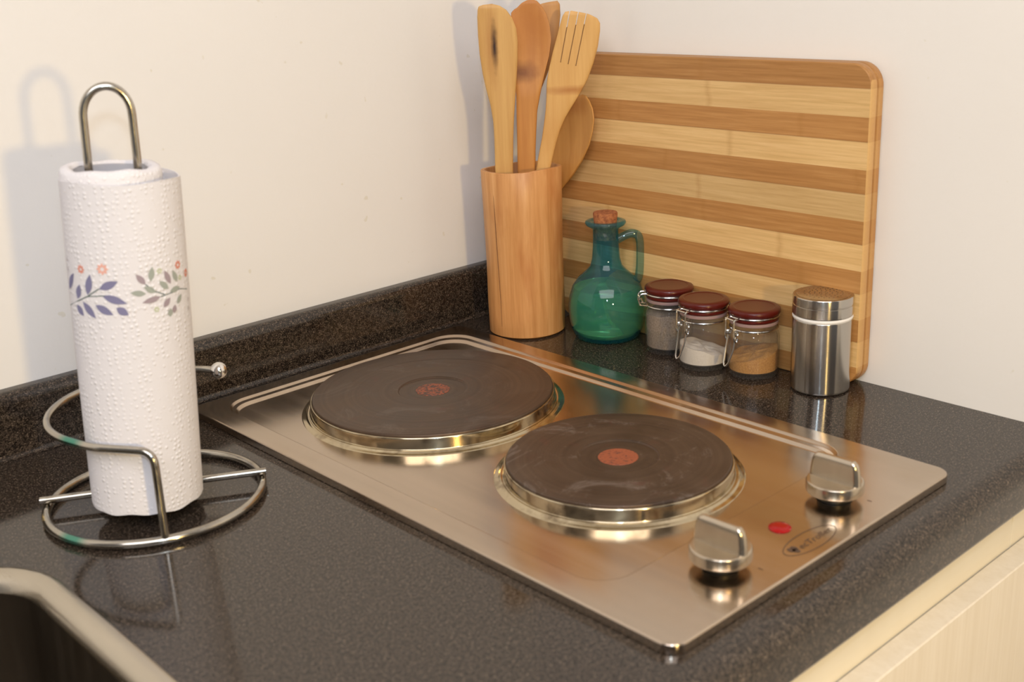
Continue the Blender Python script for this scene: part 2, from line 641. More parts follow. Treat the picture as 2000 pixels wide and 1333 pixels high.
def plate(x, y, r, lab, dot, iron):
    V, F = lathe([(r - .0015, .006), (r - .0004, .0125), (r - .0002, .0150), (r - .0012, .0160), (r * .74, .01585),
                  (r * .735, .0156), (r * .725, .01585), (.0285, .0158), (.0278, .0148), (.0270, .0146), (0, .0146)], 128)
    pl = obj('hotplate', V, F, iron, loc=(x, y, 0), ang=60, wn=True)
    hp(pl)
    pl['label'] = lab
    V, F = lathe([(r - .0012, .0132), (r + .0003, .0142), (r + .0010, .0138), (r + .0013, .0128), (r + .0016, .0056), (r + .0020, .0049), (r + .0027, .0047), (r + .0034, .0051),
                  (r + .0042, .0050), (r + .0049, .0043), (r + .0056, .0038), (r + .0078, .0034), (r + .0086, .0031), (r + .0090, .0026)], 128)
    tr = obj('trim_ring', V, F, RING, ang=75, wn=True)
    tr.parent = pl
    V, F = lathe([(.0140, .01455), (.0138, .01485), (0, .0149)], 48)
    d = obj('red_mark', V, F, dot)
    d.parent = pl
    return pl


plate(-.2712, -.2283, .0976, 'larger dark iron hotplate with a scratched red centre', DOT, IRON)
plate(-.2705, -.4295, .0778, 'smaller dark iron hotplate with a solid red centre', mat_dot(.62), mat_iron('smeared_cast_iron', .8))


def knob(x, y, rz=0):
    g = lathe([(0, .0112), (.0160, .0112), (.0172, .0116), (.0180, .0124), (.0183, .0135), (.0182, .0188), (.0176, .0196), (.0166, .0198), (0, .0192)], 64)
    body = obj('control_knob', *g, KNOB, loc=(x, y, 0), ang=70, wn=True)
    hp(body)
    # grip fin running front to back
    L = []
    for z, hw, hl, rr in ((.0185, .0042, .0179, .0036), (.0202, .0036, .0177, .0032), (.0240, .0033, .0174, .0030), (.0300, .0031, .0166, .0028), (.0330, .0029, .0154, .0026),
                          (.0348, .0022, .0138, .0020), (.0355, .0010, .0122, .0009)):
        L.append(rrect(-hw, hw, -hl, hl, rr, z, 6))
    f = obj('grip', *loft(L), KNOB, ang=70, wn=True)
    f.parent = body
    f.rotation_euler = (0, 0, rz)
    s = obj('spindle_collar', *lathe([(0, .0115), (.0105, .0115), (.0105, .0067), (.0118, .0065)], 40), mat_plain('black_collar', (.01, .009, .008), .4))
    s.parent = body
    return body


knob(-.3316, -.5638, .03)
knob(-.2132, -.5635, .03)
RED = M('red_lens').set(base=(.30, .002, .002), rough=.10, spec=.35).m
lens = obj('indicator_lamp', *lathe([(.0070, .0060), (.0070, .0070), (.0064, .0076), (.0040, .0082), (0, .0084)], 40), RED, loc=(-.2702, -.5618, 0))
hp(lens)
lens['label'] = 'round red indicator light'
INK = mat_plain('etched_brown_ink', (.085, .045, .025), .5)
OX, OY = -.2714, -.5840
V, F = [], []
n = 72
for k in range(n):
    a = 2 * PI * k / n
    for q in (1, .0):
        V.append((OX + (.0250 - .0006 * q) * math.cos(a), OY + (.0088 - .0006 * q) * math.sin(a), PZ + .00012))
for k in range(n):
    j = (k + 1) % n
    F.append((2 * k, 2 * k + 1, 2 * j + 1, 2 * j))
ov = join((V, F))
# emblem: small shield with two lobes
em = []
for (cx, cy, rx, ry) in ((-.0178, .0012, .0020, .0026), (-.0146, .0012, .0020, .0026), (-.0162, -.0016, .0022, .0024)):
    vv = [(OX + cx + rx * math.cos(2 * PI * k / 20), OY + cy + ry * math.sin(2 * PI * k / 20), PZ + .00013) for k in range(20)]
    em.append((vv, [tuple(range(20))]))
cu = bpy.data.curves.new('t', 'FONT')
cu.body = 'ecTroller'
cu.size = .0068
cu.align_x = 'LEFT'
cu.shear = .2
to = bpy.data.objects.new('t', cu)
COL.objects.link(to)
bpy.context.view_layer.update()
tm = bpy.data.meshes.new_from_object(to.evaluated_get(bpy.context.evaluated_depsgraph_get()))
tv = [v.co.copy() for v in tm.vertices]
wid = max(v.x for v in tv) - min(v.x for v in tv)
tv = [(OX - .0125 + v.x * .0325 / wid, OY - .0028 + v.y, PZ + .00013) for v in tv]
tf = [tuple(p.vertices) for p in tm.polygons]
bpy.data.objects.remove(to)
V, F = join(ov, *em, (tv, tf))
b = obj('brand_badge', V, F, INK, smooth=False)
hp(b)
b['label'] = 'oval printed maker mark'

for (mx, my) in ((-0.3192, -0.5827), (-0.2023, -0.5822)):
    V, F = boxvf(mx - .0003, mx + .0003, my - .0016, my + .0016, PZ + .00002, PZ + .00014)
    hp(obj('position_mark', V, F, INK, smooth=False))

# ================================================================ PAPER TOWEL HOLDER
HC = Vector((-.5095, -.2185, 0))
ph = thing('paper_towel_holder', 'chrome wire paper towel holder with round base and curved side arm', 'paper towel holder', HC)


def arc(cx, cy, r, a0, a1, z, n):
    return [Vector((cx + r * math.cos(math.radians(a0 + (a1 - a0) * k / n)), cy + r * math.sin(math.radians(a0 + (a1 - a0) * k / n)), z)) for k in range(n + 1)]


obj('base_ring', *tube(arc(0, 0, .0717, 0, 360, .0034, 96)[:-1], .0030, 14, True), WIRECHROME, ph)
bar0, bar1 = Vector((-.5714, -.1718, .0088)) - HC, Vector((-.4431, -.2498, .0088)) - HC
bar0 = Vector((-.5735, -.1775, .0088)) - HC
bar1 = Vector((-.4425, -.2520, .0088)) - HC
obj('cross_bar', *tube([bar0, bar0.lerp(bar1, .5), bar1], .0026, 14), CHROME, ph)
# centre post: one wire bent to a long loop, leaning slightly
A = Vector((-.5185, -.2284, .012)) - HC
sd = Vector((.9217, -.3878, 0))
ax = (Vector((-.5088, -.2325, .283)) - HC) - A
loopw = .0145


def pp(s, z):
    return A + ax * (z / ax.z) + sd * s


pts = [pp(-.0125, -.004), pp(-.0130, .12), pp(-loopw, .225)]
for k in range(0, 21):
    a = math.radians(180 - 180 * k / 20)
    pts.append(pp(loopw * .98 * math.cos(a), .2515 + loopw * 1.22 * math.sin(a)))
pts += [pp(loopw, .225), pp(.0132, .12), pp(.0127, -.004)]
obj('centre_post', *tube(pts, .0026, 14), CHROME, ph)
# side arm
F0 = Vector((-.5365, -.2850, .0050)) - HC
C1 = Vector((-.5345, -.2815, .0628)) - HC
cx, cy = -.4945 - HC.x, -.2070 - HC.y
ar = arc(cx, cy, .0715, 28, 196, .063, 44)
ar += [Vector((-.5610, -.2430, .063)) - HC]
pts = ar[:-1] + fillet([ar[-2], ar[-1], C1, F0], .012, 8)[1:]
pts = ar[:-1] + fillet([ar[-2], Vector((-.5590, -.2450, .063)) - HC, C1, F0], .010, 8)[1:]
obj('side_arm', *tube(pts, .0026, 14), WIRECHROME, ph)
e = ar[0]
bl = lathe([(0, -.0062)] + [(.0062 * math.cos(math.radians(a)), .0062 * math.sin(math.radians(a))) for a in range(-75, 90, 15)] + [(0, .0062)], 28,
           e.x + .0015, e.y - .003, e.z)
o = obj('ball_end', *bl, BRIGHT, ph, ang=80)
o['label'] = 'shiny ball at the end of the side arm'

# ================================================================ PAPER ROLL
B0 = Vector((-.5194, -.2280, .0118))
T0 = Vector((-.5081, -.2328, .2250))
pr = thing('paper_towel_roll', 'white embossed paper towel roll printed with flowers, standing on the wire holder', 'paper towel roll', B0)
axr = (T0 - B0).normalized()
Q = axr.to_track_quat('Z', 'X').to_matrix()
# keep x axis of the local frame close to world x
ux = (Vector((1, 0, 0)) - axr * axr.x).normalized()
uy = axr.cross(ux)


def cy_(th, z, r, off=(0, 0)):
    return ux * (r * math.cos(th) + off[0]) + uy * (r * math.sin(th) + off[1]) + axr * z


ZT = .2150
s2 = (sd.x, sd.y)
RI, RO = .0305, .0354
offi = (-.0048 * s2[0], -.0048 * s2[1])
seg = 96
V, F = [], []
prof = [(.0215, .001), (RI - .001, .0), (RI, .002), (RI, ZT - .003 + .0055), (RI - .0012, ZT + .0058), (RI - .005, ZT + .0066), (.0238, ZT + .0060), (.0230, ZT + .004)]
for (r, z) in prof:
    for k in range(seg):
        th = 2 * PI * k / seg
        w = .0006 * math.sin(3 * th + 1) + .0004 * math.sin(7 * th)
        V.append(cy_(th, z + (w if z > .1 else 0), r, offi))
for i in range(len(prof) - 1):
    for k in range(seg):
        F.append((i * seg + k, i * seg + (k + 1) % seg, (i + 1) * seg + (k + 1) % seg, (i + 1) * seg + k))
obj('paper_wrap', V, F, PAPER, pr, ang=70)
# cardboard tube
V, F = [], []
prof = [(.0229, .001), (.0229, ZT + .0045), (.0222, ZT + .0045), (.0222, .001)]
for (r, z) in prof:
    for k in range(seg): V.append(cy_(2 * PI * k / seg, z, r, offi))
for i in range(4):
    j = (i + 1) % 4
    for k in range(seg):
        F.append((i * seg + k, i * seg + (k + 1) % seg, j * seg + (k + 1) % seg, j * seg + k))
o = obj('cardboard_core', V, F, mat_plain('grey_cardboard', (.55, .52, .52), .85), pr)
# loose outer sheet wound once around, with a free edge on the right
V, F, MI = [], [], []
NT, NZ = 150, 60
thE = math.radians(-30)


def sheet_r(t):
    """t 0..1 once around from the free edge"""
    return RO + .0006 * (1 - t)


def sheet_pt(th, z, dr=0.0):
    # ovals: tangent to the inner roll at the left, standing off at the right
    bot = .0007 * math.sin(5 * th) + .0006 * math.sin(11 * th + 2) + .0006 * math.sin(2 * th)
    wz = max(0, 1 - z / .02)
    wt = max(0, (z - ZT + .02) / .02)
    zz = z + bot * wz * .7 + wt * (.0005 * math.sin(4 * th))
    return cy_(th, zz, RO + dr + .0004 * math.sin(2 * th + z * 20))


for i in range(NT + 1):
    for j in range(NZ + 1):
        th = thE - 2 * PI * i / NT * 1.0
        V.append(sheet_pt(th, ZT * j / NZ, .0011 * (1 - i / NT)))
for i in range(NT):
    for j in range(NZ):
        F.append((i * (NZ + 1) + j, (i + 1) * (NZ + 1) + j, (i + 1) * (NZ + 1) + j + 1, i * (NZ + 1) + j + 1))
        MI.append(0)
nb = len(V)
# inner skin for thickness
for i in range(NT + 1):
    for j in range(NZ + 1):
        th = thE - 2 * PI * i / NT
        V.append(sheet_pt(th, ZT * j / NZ, .0011 * (1 - i / NT) - .0005))
for i in range(NT):
    for j in range(NZ):
        F.append((nb + i * (NZ + 1) + j, nb + i * (NZ + 1) + j + 1, nb + (i + 1) * (NZ + 1) + j + 1, nb + (i + 1) * (NZ + 1) + j))
        MI.append(0)
for i in range(NT):
    a, b_ = i * (NZ + 1) + NZ, (i + 1) * (NZ + 1) + NZ
    F.append((a, b_, nb + b_, nb + a)); MI.append(0)
    a, b_ = i * (NZ + 1), (i + 1) * (NZ + 1)
    F.append((a, nb + a, nb + b_, b_)); MI.append(0)
for i in (0, NT):
    for j in range(NZ):
        a = i * (NZ + 1) + j
        F.append((a, a + 1, nb + a + 1, nb + a)); MI.append(0)


def sheet_dr(thdeg):
    t = ((math.degrees(thE) - thdeg) % 360) / 360
    return .0011 * (1 - t)


def printed(poly, mi):
    """polygon of (theta deg, z from counter) -> strip grid lying on the sheet"""
    idx = []
    for (td, z) in poly:
        idx.append(len(V))
        V.append(sheet_pt(math.radians(td), z - .0118, sheet_dr(td) + .00022))
    c = (sum(p[0] for p in poly) / len(poly), sum(p[1] for p in poly) / len(poly))
    ci = len(V)
    V.append(sheet_pt(math.radians(c[0]), c[1] - .0118, sheet_dr(c[0]) + .00024))
    for k in range(len(idx)):
        F.append((ci, idx[k], idx[(k + 1) % len(idx)])); MI.append(mi)


DEG = math.degrees(1 / RO)   # degrees per metre of arc


def unwrap(t): return t - 360 if t > 90 else t


def leaf(t0, z0, t1, z1, w, mi):
    t0, t1 = unwrap(t0), unwrap(t1)
    dx, dz = (t1 - t0) / DEG, z1 - z0
    L = math.hypot(dx, dz)
    nx, nz = -dz / L, dx / L
    P = []
    sh = (0, .5, .85, 1, .95, .75, .4, 0)
    for k, q in enumerate(sh): P.append((t0 + (dx * k / 7 + nx * w * q) * DEG, z0 + dz * k / 7 + nz * w * q))
    for k in range(6, 0, -1): P.append((t0 + (dx * k / 7 - nx * w * sh[k]) * DEG, z0 + dz * k / 7 - nz * w * sh[k]))
    printed(P, mi)


def stem(pts, w, mi):
    for (a, b) in zip(pts, pts[1:]): leaf2(a, b, w, mi)


def leaf2(a, b, w, mi):
    t0, t1 = unwrap(a[0]), unwrap(b[0])
    dx, dz = (t1 - t0) / DEG, b[1] - a[1]
    L = math.hypot(dx, dz)
    nx, nz = -dz / L * w, dx / L * w
    printed([(t0 + nx * DEG, a[1] + nz), (t1 + nx * DEG, b[1] + nz), (t1 - nx * DEG, b[1] - nz), (t0 - nx * DEG, a[1] - nz)], mi)


def flower(t, z, r, mi, petals=8):
    t = unwrap(t)
    for k in range(petals):
        a = 2 * PI * k / petals
        leaf(t + .25 * r * math.cos(a) * DEG, z + .25 * r * math.sin(a), t + r * math.cos(a) * DEG, z + r * math.sin(a), r * .22, mi)


for q in ((-143.5, .1629, -124.4, .168), (-141.1, .1589, -117.6, .1538), (-157.6, .1585, -152.3, .1719), (-172.5, .1548, -167.4, .1644),
          (-149.2, .1527, -131.5, .1468), (-164.5, .1538, -149.9, .144), (-175.0, .1508, -165.1, .1446), (168.7, .1588, -175.7, .1708), (-128.1, .1514, -117.2, .1465)):
    leaf(*q, .0025, 1 if random.random() < .75 else 2)
stem([(167.2, .1482), (-170.1, .1541), (-157.8, .1576), (-148.5, .1613), (-143.4, .1633)], .00035, 5)
stem([(-157.8, .1576), (-147.4, .1584), (-138.2, .159)], .0003, 5)
flower(-163.4, .1743, .0030, 3)
flower(-138.5, .1756, .0038, 4)
for i, q in enumerate(((-99.2, .1649, -107.5, .1718), (-89.8, .159, -101.1, .1637), (-99.3, .159, -114.1, .1605), (-84.8, .1557, -103.8, .1535),
                       (-94.0, .1663, -91.3, .1755), (-75.6, .1596, -85.3, .1658), (-72.3, .1624, -79.0, .1719), (-63.2, .1625, -68.9, .1707),
                       (-74.1, .1576, -59.7, .1587), (-82.5, .1485, -74.2, .1539), (-65.4, .1484, -58.0, .1538), (-75.7, .1415, -74.8, .147),
                       (-70.6, .1431, -68.7, .1484))):
    leaf(*q, .0019, 6 if i % 3 else 2)
stem([(-84.8, .1557), (-71.3, .1567), (-59.9, .1574), (-45, .1549)], .0003, 5)
stem([(-99.2, .1649), (-89.7, .1595), (-80.5, .1566)], .0003, 5)
flower(-60.5, .173, .0030, 3)
flower(-45, .1655, .0030, 3)
for q in ((-84.4, .1721), (-90.1, .1481), (-58.4, .1646)): flower(*q, .0020, 7, 6)
for z0 in (.178, .172, .142, .148): flower(171 if z0 > .16 else -44, z0, .0014, 2, 5)
inks = [mat_plain('ink_' + n_, c_, .85, spec=.1) for n_, c_ in (('blue_violet', (.22, .21, .33)), ('grey_mauve', (.36, .29, .31)), ('coral', (.74, .27, .18)),
        ('pale_coral', (.80, .42, .33)), ('dark_green', (.10, .14, .13)), ('grey_green', (.36, .38, .33)), ('lime', (.50, .55, .30)))]
o = obj('outer_sheet', V, F, [PAPER] + inks, pr, mi=MI, ang=60)
o['label'] = 'outer paper sheet printed with blue leaves and coral flowers'

# ================================================================ CUTTING BOARD
bd = thing('cutting_board', 'striped bamboo cutting board standing on edge against the right wall', 'cutting board', (-.0105, -.29, 0))
BY0, BY1, BZ1 = -.4610, -.1220, .2580


def yz_rrect(x, ins, r):
    return [(x, p[0], p[1]) for p in rrect(BY0 + ins, BY1 - ins, 0 + ins, BZ1 - ins, max(r - ins, .004), 0, 12)]


xf, xb = -.0195, -.0015
L = [yz_rrect(xf, .0012, .018), yz_rrect(xf + .0012, 0, .018), yz_rrect(xf + .0080, 0, .018), yz_rrect(xf + .0086, .0010, .018), yz_rrect(xf + .0096, .0010, .018),
     yz_rrect(xf + .0102, 0, .018), yz_rrect(xb - .0012, 0, .018), yz_rrect(xb, .0012, .018)]
o = obj('board', *loft(L), BOARD, ang=60, parent=bd, wn=True)
o.matrix_parent_inverse = Matrix.Translation((.0105, .29, 0))

# ================================================================ UTENSIL CUP
CX, CY = -.078, -.136
CUPM = M('turned_bamboo').set(rough=.42, spec=.4)
v = CUPM.map(scale=(1, 1, .05))
a = CUPM.noise(v, 150, 5, .65, .2)
c = CUPM.ramp(a, [(.25, (.45, .19, .055)), (.5, (.60, .29, .10)), (.75, (.72, .39, .16))])
bl_ = CUPM.noise(CUPM.map(scale=(1, 1, .30)), 34, 4, .55)
c = CUPM.mix(CUPM.math('MULTIPLY', CUPM.ramp(bl_, [(.50, (0, 0, 0)), (.68, (1, 1, 1))]), .6), c, (.40, .13, .03))
CUPM.base(c)
CUPM.bump(a, .10, .0008)
cup = thing('utensil_cup', 'tall bamboo utensil cup standing in the corner by the cutting board', 'utensil holder', (CX, CY, 0))
seg = 96
V, F = [], []
prof = [(0, .0, 0), (.034, .0, 0), (.0368, .002, 0), (.0372, .03, 0), (.0368, .07, 0), (.0374, .12, 0), (.0382, .1575, 1), (.0376, .1583, 1), (.0345, .1583, 1), (.0338, .1570, 1),
        (.0330, .10, 0), (.0325, .006, 0), (0, .005, 0)]
for (r, z, t) in prof:
    for k in range(seg):
        th = 2 * PI * k / seg
        w = t * (.0016 * math.cos(th - math.radians(260)) + .0006 * math.sin(3 * th))
        rr = r * (1 + .006 * math.sin(2 * th + .5) + .003 * math.sin(5 * th)) if r else 0
        V.append((rr * math.cos(th), rr * math.sin(th), z + w))
for i in range(len(prof) - 1):
    for k in range(seg):
        F.append((i * seg + k, i * seg + (k + 1) % seg, (i + 1) * seg + (k + 1) % seg, (i + 1) * seg + k))
bm = bmesh.new()
me = bpy.data.meshes.new('cup_body')
me.from_pydata(V, [], F)
bm.from_mesh(me)
bmesh.ops.remove_doubles(bm, verts=bm.verts, dist=1e-6)
bmesh.ops.recalc_face_normals(bm, faces=bm.faces)
bm.to_mesh(me)
bm.free()
me.materials.append(CUPM.m)
me.polygons.foreach_set('use_smooth', [True] * len(me.polygons))
me.set_sharp_from_angle(angle=math.radians(40))
o = bpy.data.objects.new('cup_body', me)
COL.objects.link(o)
o.parent = cup
# thin drying crack near the left of the cup, sunk into the surface
crk = [Vector(((.0376) * math.cos(math.radians(a_)), (.0376) * math.sin(math.radians(a_)), z_)) for a_, z_ in
       ((182, .157), (183, .13), (184, .10), (185.5, .07), (187, .04), (187, .012))]
o = obj('crack', *tube([p * 1 for p in crk], [.0003, .0003, .0003, .00025, .0002, .0001], 6), mat_plain('crack_dark', (.16, .06, .02), .8), cup)
o['label'] = 'thin dark crack running down the cup'

# ================================================================ WOODEN UTENSILS
HV, SV = Vector((.68024, .73299, 0)), Vector((.73299, -.68024, 0))


def split(ol):
    ol = [(a / 1e4, b / 1e4) for a, b in ol]
    k = max(range(len(ol)), key=lambda i: ol[i][1])
    return ol[:k + 1], ol[k:][::-1]


def interp(L, z):
    if z <= L[0][1]: return L[0][0]
    for (a, b) in zip(L, L[1:]):
        if b[1] >= z:
            t = (z - a[1]) / max(1e-9, b[1] - a[1])
            return a[0] + (b[0] - a[0]) * t
    return L[-1][0]


def utensil(name, outline, off, zb, sb, thick, bend, mat, label, frame=None, bowl=0.0, zneck=.22):
    """loft of rounded cross-sections between the left and right contour; the handle runs on down to zb at sideways place sb"""
    Lc, Rc = split(outline)
    zt = Lc[-1][1]
    z0 = max(Lc[0][1], Rc[0][1])
    wl, wr = interp(Lc, z0), interp(Rc, z0)
    hw = (wr - wl) / 2
    zs = [zb + (z0 - zb) * k / 8 for k in range(8)]
    N = 56
    zs += [z0 + (zt - z0) * (1 - (1 - k / N) ** 1.7) for k in range(N + 1)]
    loops = []
    K = 20
    for z in zs:
        if z < z0:
            t = (z - zb) / (z0 - zb)
            m_ = sb + ((wl + wr) / 2 - sb) * t
            w_ = hw * (.72 + .28 * t)
        else:
            a, b = interp(Lc, z), interp(Rc, z)
            m_, w_ = (a + b) / 2, max((b - a) / 2, .0006)
        tt = thick * (1.0 if z < zneck else max(.55, 1 - .45 * (z - zneck) / max(.01, zt - zneck)))
        if zt - z < .003: tt *= max(.25, (zt - z) / .003)
        dep = bend * ((max(0, z - zneck)) / .1) ** 2
        lp = []
        for k in range(K):
            a = 2 * PI * k / K
            ca, sa = math.cos(a), math.sin(a)
            ex = .55
            x = math.copysign(abs(ca) ** ex, ca) * w_
            y = math.copysign(abs(sa) ** ex, sa) * tt / 2
            sag = 0
            if bowl and z > zneck:
                q = (z - zneck) / (zt - zneck)
                sag = bowl * math.sin(PI * min(1, q)) * (1 - (x / max(w_, 1e-4)) ** 2)
            lp.append((m_ + x, y + dep + sag, z))
        loops.append(lp)
    V, F = loft(loops)
    if frame == 'board':
        P = [Vector((off + y * 1.0, -s_, z)) for (s_, y, z) in V]
        base = Vector((off, -sb, zb))
    else:
        P = [Vector((CX, CY, 0)) + HV * (off + y) + SV * s_ + Vector((0, 0, z)) for (s_, y, z) in V]
        base = Vector((CX, CY, 0)) + HV * off + SV * sb + Vector((0, 0, zb))
    P = [p - base for p in P]
    o = obj(name, P, F, mat, loc=base, ang=50)
    tag(o, label, name.replace('_', ' '), None)
    return o, base


def wood(name, lo, hi, spots, sc=150):
    """spots: (local point, radii, colour, strength) scorch / stain marks that belong to the piece"""
    m = M(name).set(rough=.45, spec=.35)
    a = m.noise(m.map(scale=(1, 1, .05)), sc, 5, .6, .2)
    c = m.ramp(a, [(.28, lo), (.72, hi)])
    for (loc, rad, colr, stg) in spots:
        mp = m.n('ShaderNodeMapping', vector_type='TEXTURE')
        mp.inputs['Location'].default_value = loc
        mp.inputs['Rotation'].default_value = (0, 0, math.atan2(-.68024, .73299))
        mp.inputs['Scale'].default_value = rad
        m.link(m.co.outputs['Object'], mp.inputs[0])
        ln = m.n('ShaderNodeVectorMath', operation='LENGTH')
        m.link(mp.outputs[0], ln.inputs[0])
        d = m.math('ADD', ln.outputs['Value'], m.math('MULTIPLY', m.math('SUBTRACT', m.noise(m.map(), 120, 3), .5), .5))
        f = m.ramp(d, [(.15, (1, 1, 1)), (1.0, (0, 0, 0))])
        c = m.mix(m.math('MULTIPLY', f, stg), c, colr)
    m.base(c)
    m.bump(a, .06, .0006)
    return m.m


u1 = [(-238, 1579), (-232, 1884), (-234, 2035), (-252, 2185), (-283, 2322), (-307, 2457), (-326, 2628), (-332, 2808), (-330, 2962), (-324, 3021), (-313, 3050), (-270, 3063), (-196, 3067), (-130, 3050), (-70, 3010), (-24, 2943), (9, 2852), (18, 2733), (12, 2589), (-3, 2432), (-24, 2249), (-44, 2064), (-59, 1876), (-74, 1572)]
u2 = [(-33, 1572), (-25, 1860), (-22, 2050), (-17, 2237), (-22, 2361), (-23, 2546), (-24, 2728), (-30, 2873), (-33, 2974), (-9, 3003), (22, 3019), (67, 3059), (111, 3078), (154, 3088), (203, 3071), (250, 3021), (291, 2942), (312, 2846), (321, 2737), (298, 2593), (262, 2472), (227, 2350), (197, 2228), (170, 2104), (154, 1916), (140, 1725), (134, 1565)]
u3 = [(25, 1545), (37, 1837), (60, 2092), (100, 2292), (125, 2441), (138, 2613), (151, 2784), (175, 2929), (236, 3035), (317, 3049), (392, 3056), (414, 3027), (416, 2930), (393, 2762), (346, 2580), (277, 2409), (200, 2237), (163, 2087), (134, 1833), (116, 1541)]
u4 = [(139, 1578), (166, 1711), (201, 1862), (224, 1987), (244, 2111), (256, 2234), (262, 2357), (285, 2478), (321, 2610), (362, 2740), (396, 2858), (424, 2940), (449, 2972), (504, 2976), (571, 2963), (657, 2942), (729, 2903), (753, 2860), (752, 2795), (731, 2664), (690, 2521), (638, 2389), (572, 2270), (500, 2162), (428, 2053), (374, 1943), (332, 1818), (297, 1693), (267, 1573)]
u5 = [(1150, 1300), (1200, 1487), (1265, 1611), (1340, 1816), (1440, 1992), (1545, 2126), (1644, 2195), (1716, 2219), (1760, 2211), (1802, 2166), (1844, 2093), (1858, 2006), (1837, 1891), (1789, 1759), (1695, 1609), (1562, 1452), (1400, 1300)]


def local(s_, z, off, sb, zb, dy=0):
    return SV * (s_ - sb) + HV * dy + Vector((0, 0, z - zb))


m1 = wood('pale_bamboo', (.52, .28, .085), (.66, .40, .14), [
    (local(-.0215, .270, 0, -.010, .012), (.0075, .03, .040), (.40, .18, .05), .60),
    (local(-.0190, .270, 0, -.010, .012), (.0036, .03, .026), (.035, .013, .008), 1.0)])
utensil('wooden_spatula', u1, -.0175, .012, -.010, .0052, -.004, m1, 'pale wooden spatula with a dark scorched slit, leftmost in the bamboo cup')
m2 = wood('orange_bamboo', (.47, .19, .045), (.60, .28, .075), [
    (local(.004, .246, 0, .003, .012), (.020, .03, .012), (.16, .045, .012), .9),
    (local(.014, .29, 0, .003, .012), (.028, .03, .05), (.43, .155, .03), .8)])
utensil('wooden_spoon', u2, -.008, .012, .003, .0056, .002, m2, 'orange-brown wooden spoon with a scorched neck, beside the slit spatula', bowl=.003, zneck=.225)
m3 = wood('brown_bamboo', (.42, .20, .06), (.52, .27, .09), [])  # plain bamboo, a little darker than the other utensils
utensil('wooden_turner', u3, .013, .012, .008, .0050, .003, m3, 'wooden turner with a slanted tip, mostly hidden behind the other utensils')
m4 = wood('honey_bamboo', (.58, .31, .09), (.70, .42, .15), [
    (local(.047, .229, 0, .012, .012), (.030, .03, .0050), (.40, .15, .035), .8),
    (local(.03, .19, 0, .012, .012), (.03, .02, .028), (.56, .28, .08), .6)])
o4, b4 = utensil('slotted_spatula', u4, -.015, .012, .012, .0055, -.003, m4, 'honey-coloured wooden spatula with three long slots, in front of the cutting board')
for (sa, za, sb_, zb_) in ((.0497, .302, .0392, .2537), (.0576, .302, .0459, .2519), (.0648, .301, .0527, .2500)):
    d = Vector((sa - sb_, za - zb_)).normalized()
    nn = Vector((-d.y, d.x)) * .00042
    q = []
    for y in (-.02, .0004):
        for (s_, z) in ((sb_, zb_), (sa + d.x * .01, za + d.y * .01)):
            for sg in (1, -1):
                q.append((s_ + nn.x * sg, y, z + nn.y * sg))
    Vc = [Vector((CX, CY, 0)) + HV * (-.015 + y) + SV * s_ + Vector((0, 0, z)) - b4 + b4 for (s_, y, z) in q]
    Fc = [(0, 1, 3, 2), (4, 6, 7, 5), (0, 2, 6, 4), (1, 5, 7, 3), (0, 4, 5, 1), (2, 3, 7, 6)]
    boolean(o4, (Vc, Fc))
o4.data.set_sharp_from_angle(angle=math.radians(50))
m5 = wood('amber_bamboo', (.50, .23, .055), (.62, .32, .09), [(Vector((0, -.085, .205)), (.02, .06, .012), (.42, .15, .03), .6)])
utensil('serving_spoon', u5, -.0300, .006, .070, .0050, .0, m5, 'broad amber wooden serving spoon leaning right between the cup and the cutting board', frame='board', bowl=.004, zneck=.14)

# ================================================================ GLASS BOTTLE
BX, BYY = -.0445, -.2109
bt = thing('glass_bottle', 'squat teal glass oil bottle with handle and cork, beside the bamboo cup', 'bottle', (BX, BYY, 0))
TEAL = mat_thin_glass('teal_glass', (.40, .76, .86), .02, 1.5, .20, (.015, .26, .42))
ob_ = [(0, .0035), (.022, .002), (.0275, .0), (.0305, .002), (.0340, .010), (.0358, .020), (.0362, .030), (.0350, .040), (.0318, .050), (.0260, .058), (.0190, .0640),
       (.0148, .069), (.0130, .076), (.0122, .086), (.0118, .096), (.0120, .1035), (.0140, .1055), (.0178, .1075), (.0190, .1095), (.0183, .1112), (.0150, .1115), (.0118, .1105)]
V, F = lathe(ob_, 80)
obj('bottle_body', V, F, TEAL, bt, ang=80)
li = [(0, .0060), (.022, .0045), (.0275, .0040), (.0325, .0100), (.0343, .020), (.0347, .030), (.0335, .040), (.0310, .0475), (.0303, .0490), (0, .0490)]
V, F = lathe(li, 80)
LIQ = M('green_liquid').set(base=(.80, .92, .34), rough=0, ior=1.33, trans=.82, spec=.5).m
o = obj('liquid', V, F, LIQ, bt, ang=60)
o['label'] = 'green liquid filling the lower half of the bottle'
CK = M('cork').set(rough=.85)
v = CK.map()
CK.base(CK.ramp(CK.noise(v, 350, 4, .7), [(.35, (.20, .055, .018)), (.6, (.42, .15, .05))]))
CK.bump(CK.noise(v, 400, 3), .4, .0006)
obj('cork', *lathe([(0, .094), (.0095, .094), (.0105, .108), (.0114, .1180), (.0108, .1192), (0, .1195)], 40), CK.m, bt, ang=40)
hv = Vector((.76, -.65, 0)).normalized()
hpnts = [hv * r + Vector((0, 0, z)) for (r, z) in ((.0105, .0925), (.0170, .0960), (.0240, .0985), (.0300, .0965), (.0322, .0900), (.0322, .078), (.0318, .066), (.0305, .0560), (.0280, .0525))]
hp2 = []
for a_, b_ in zip(hpnts, hpnts[1:]): hp2 += [a_.lerp(b_, k / 4) for k in range(4)]
hp2.append(hpnts[-1])
for _ in range(3): hp2 = [hp2[0]] + [(hp2[i - 1] + hp2[i] * 2 + hp2[i + 1]) / 4 for i in range(1, len(hp2) - 1)] + [hp2[-1]]
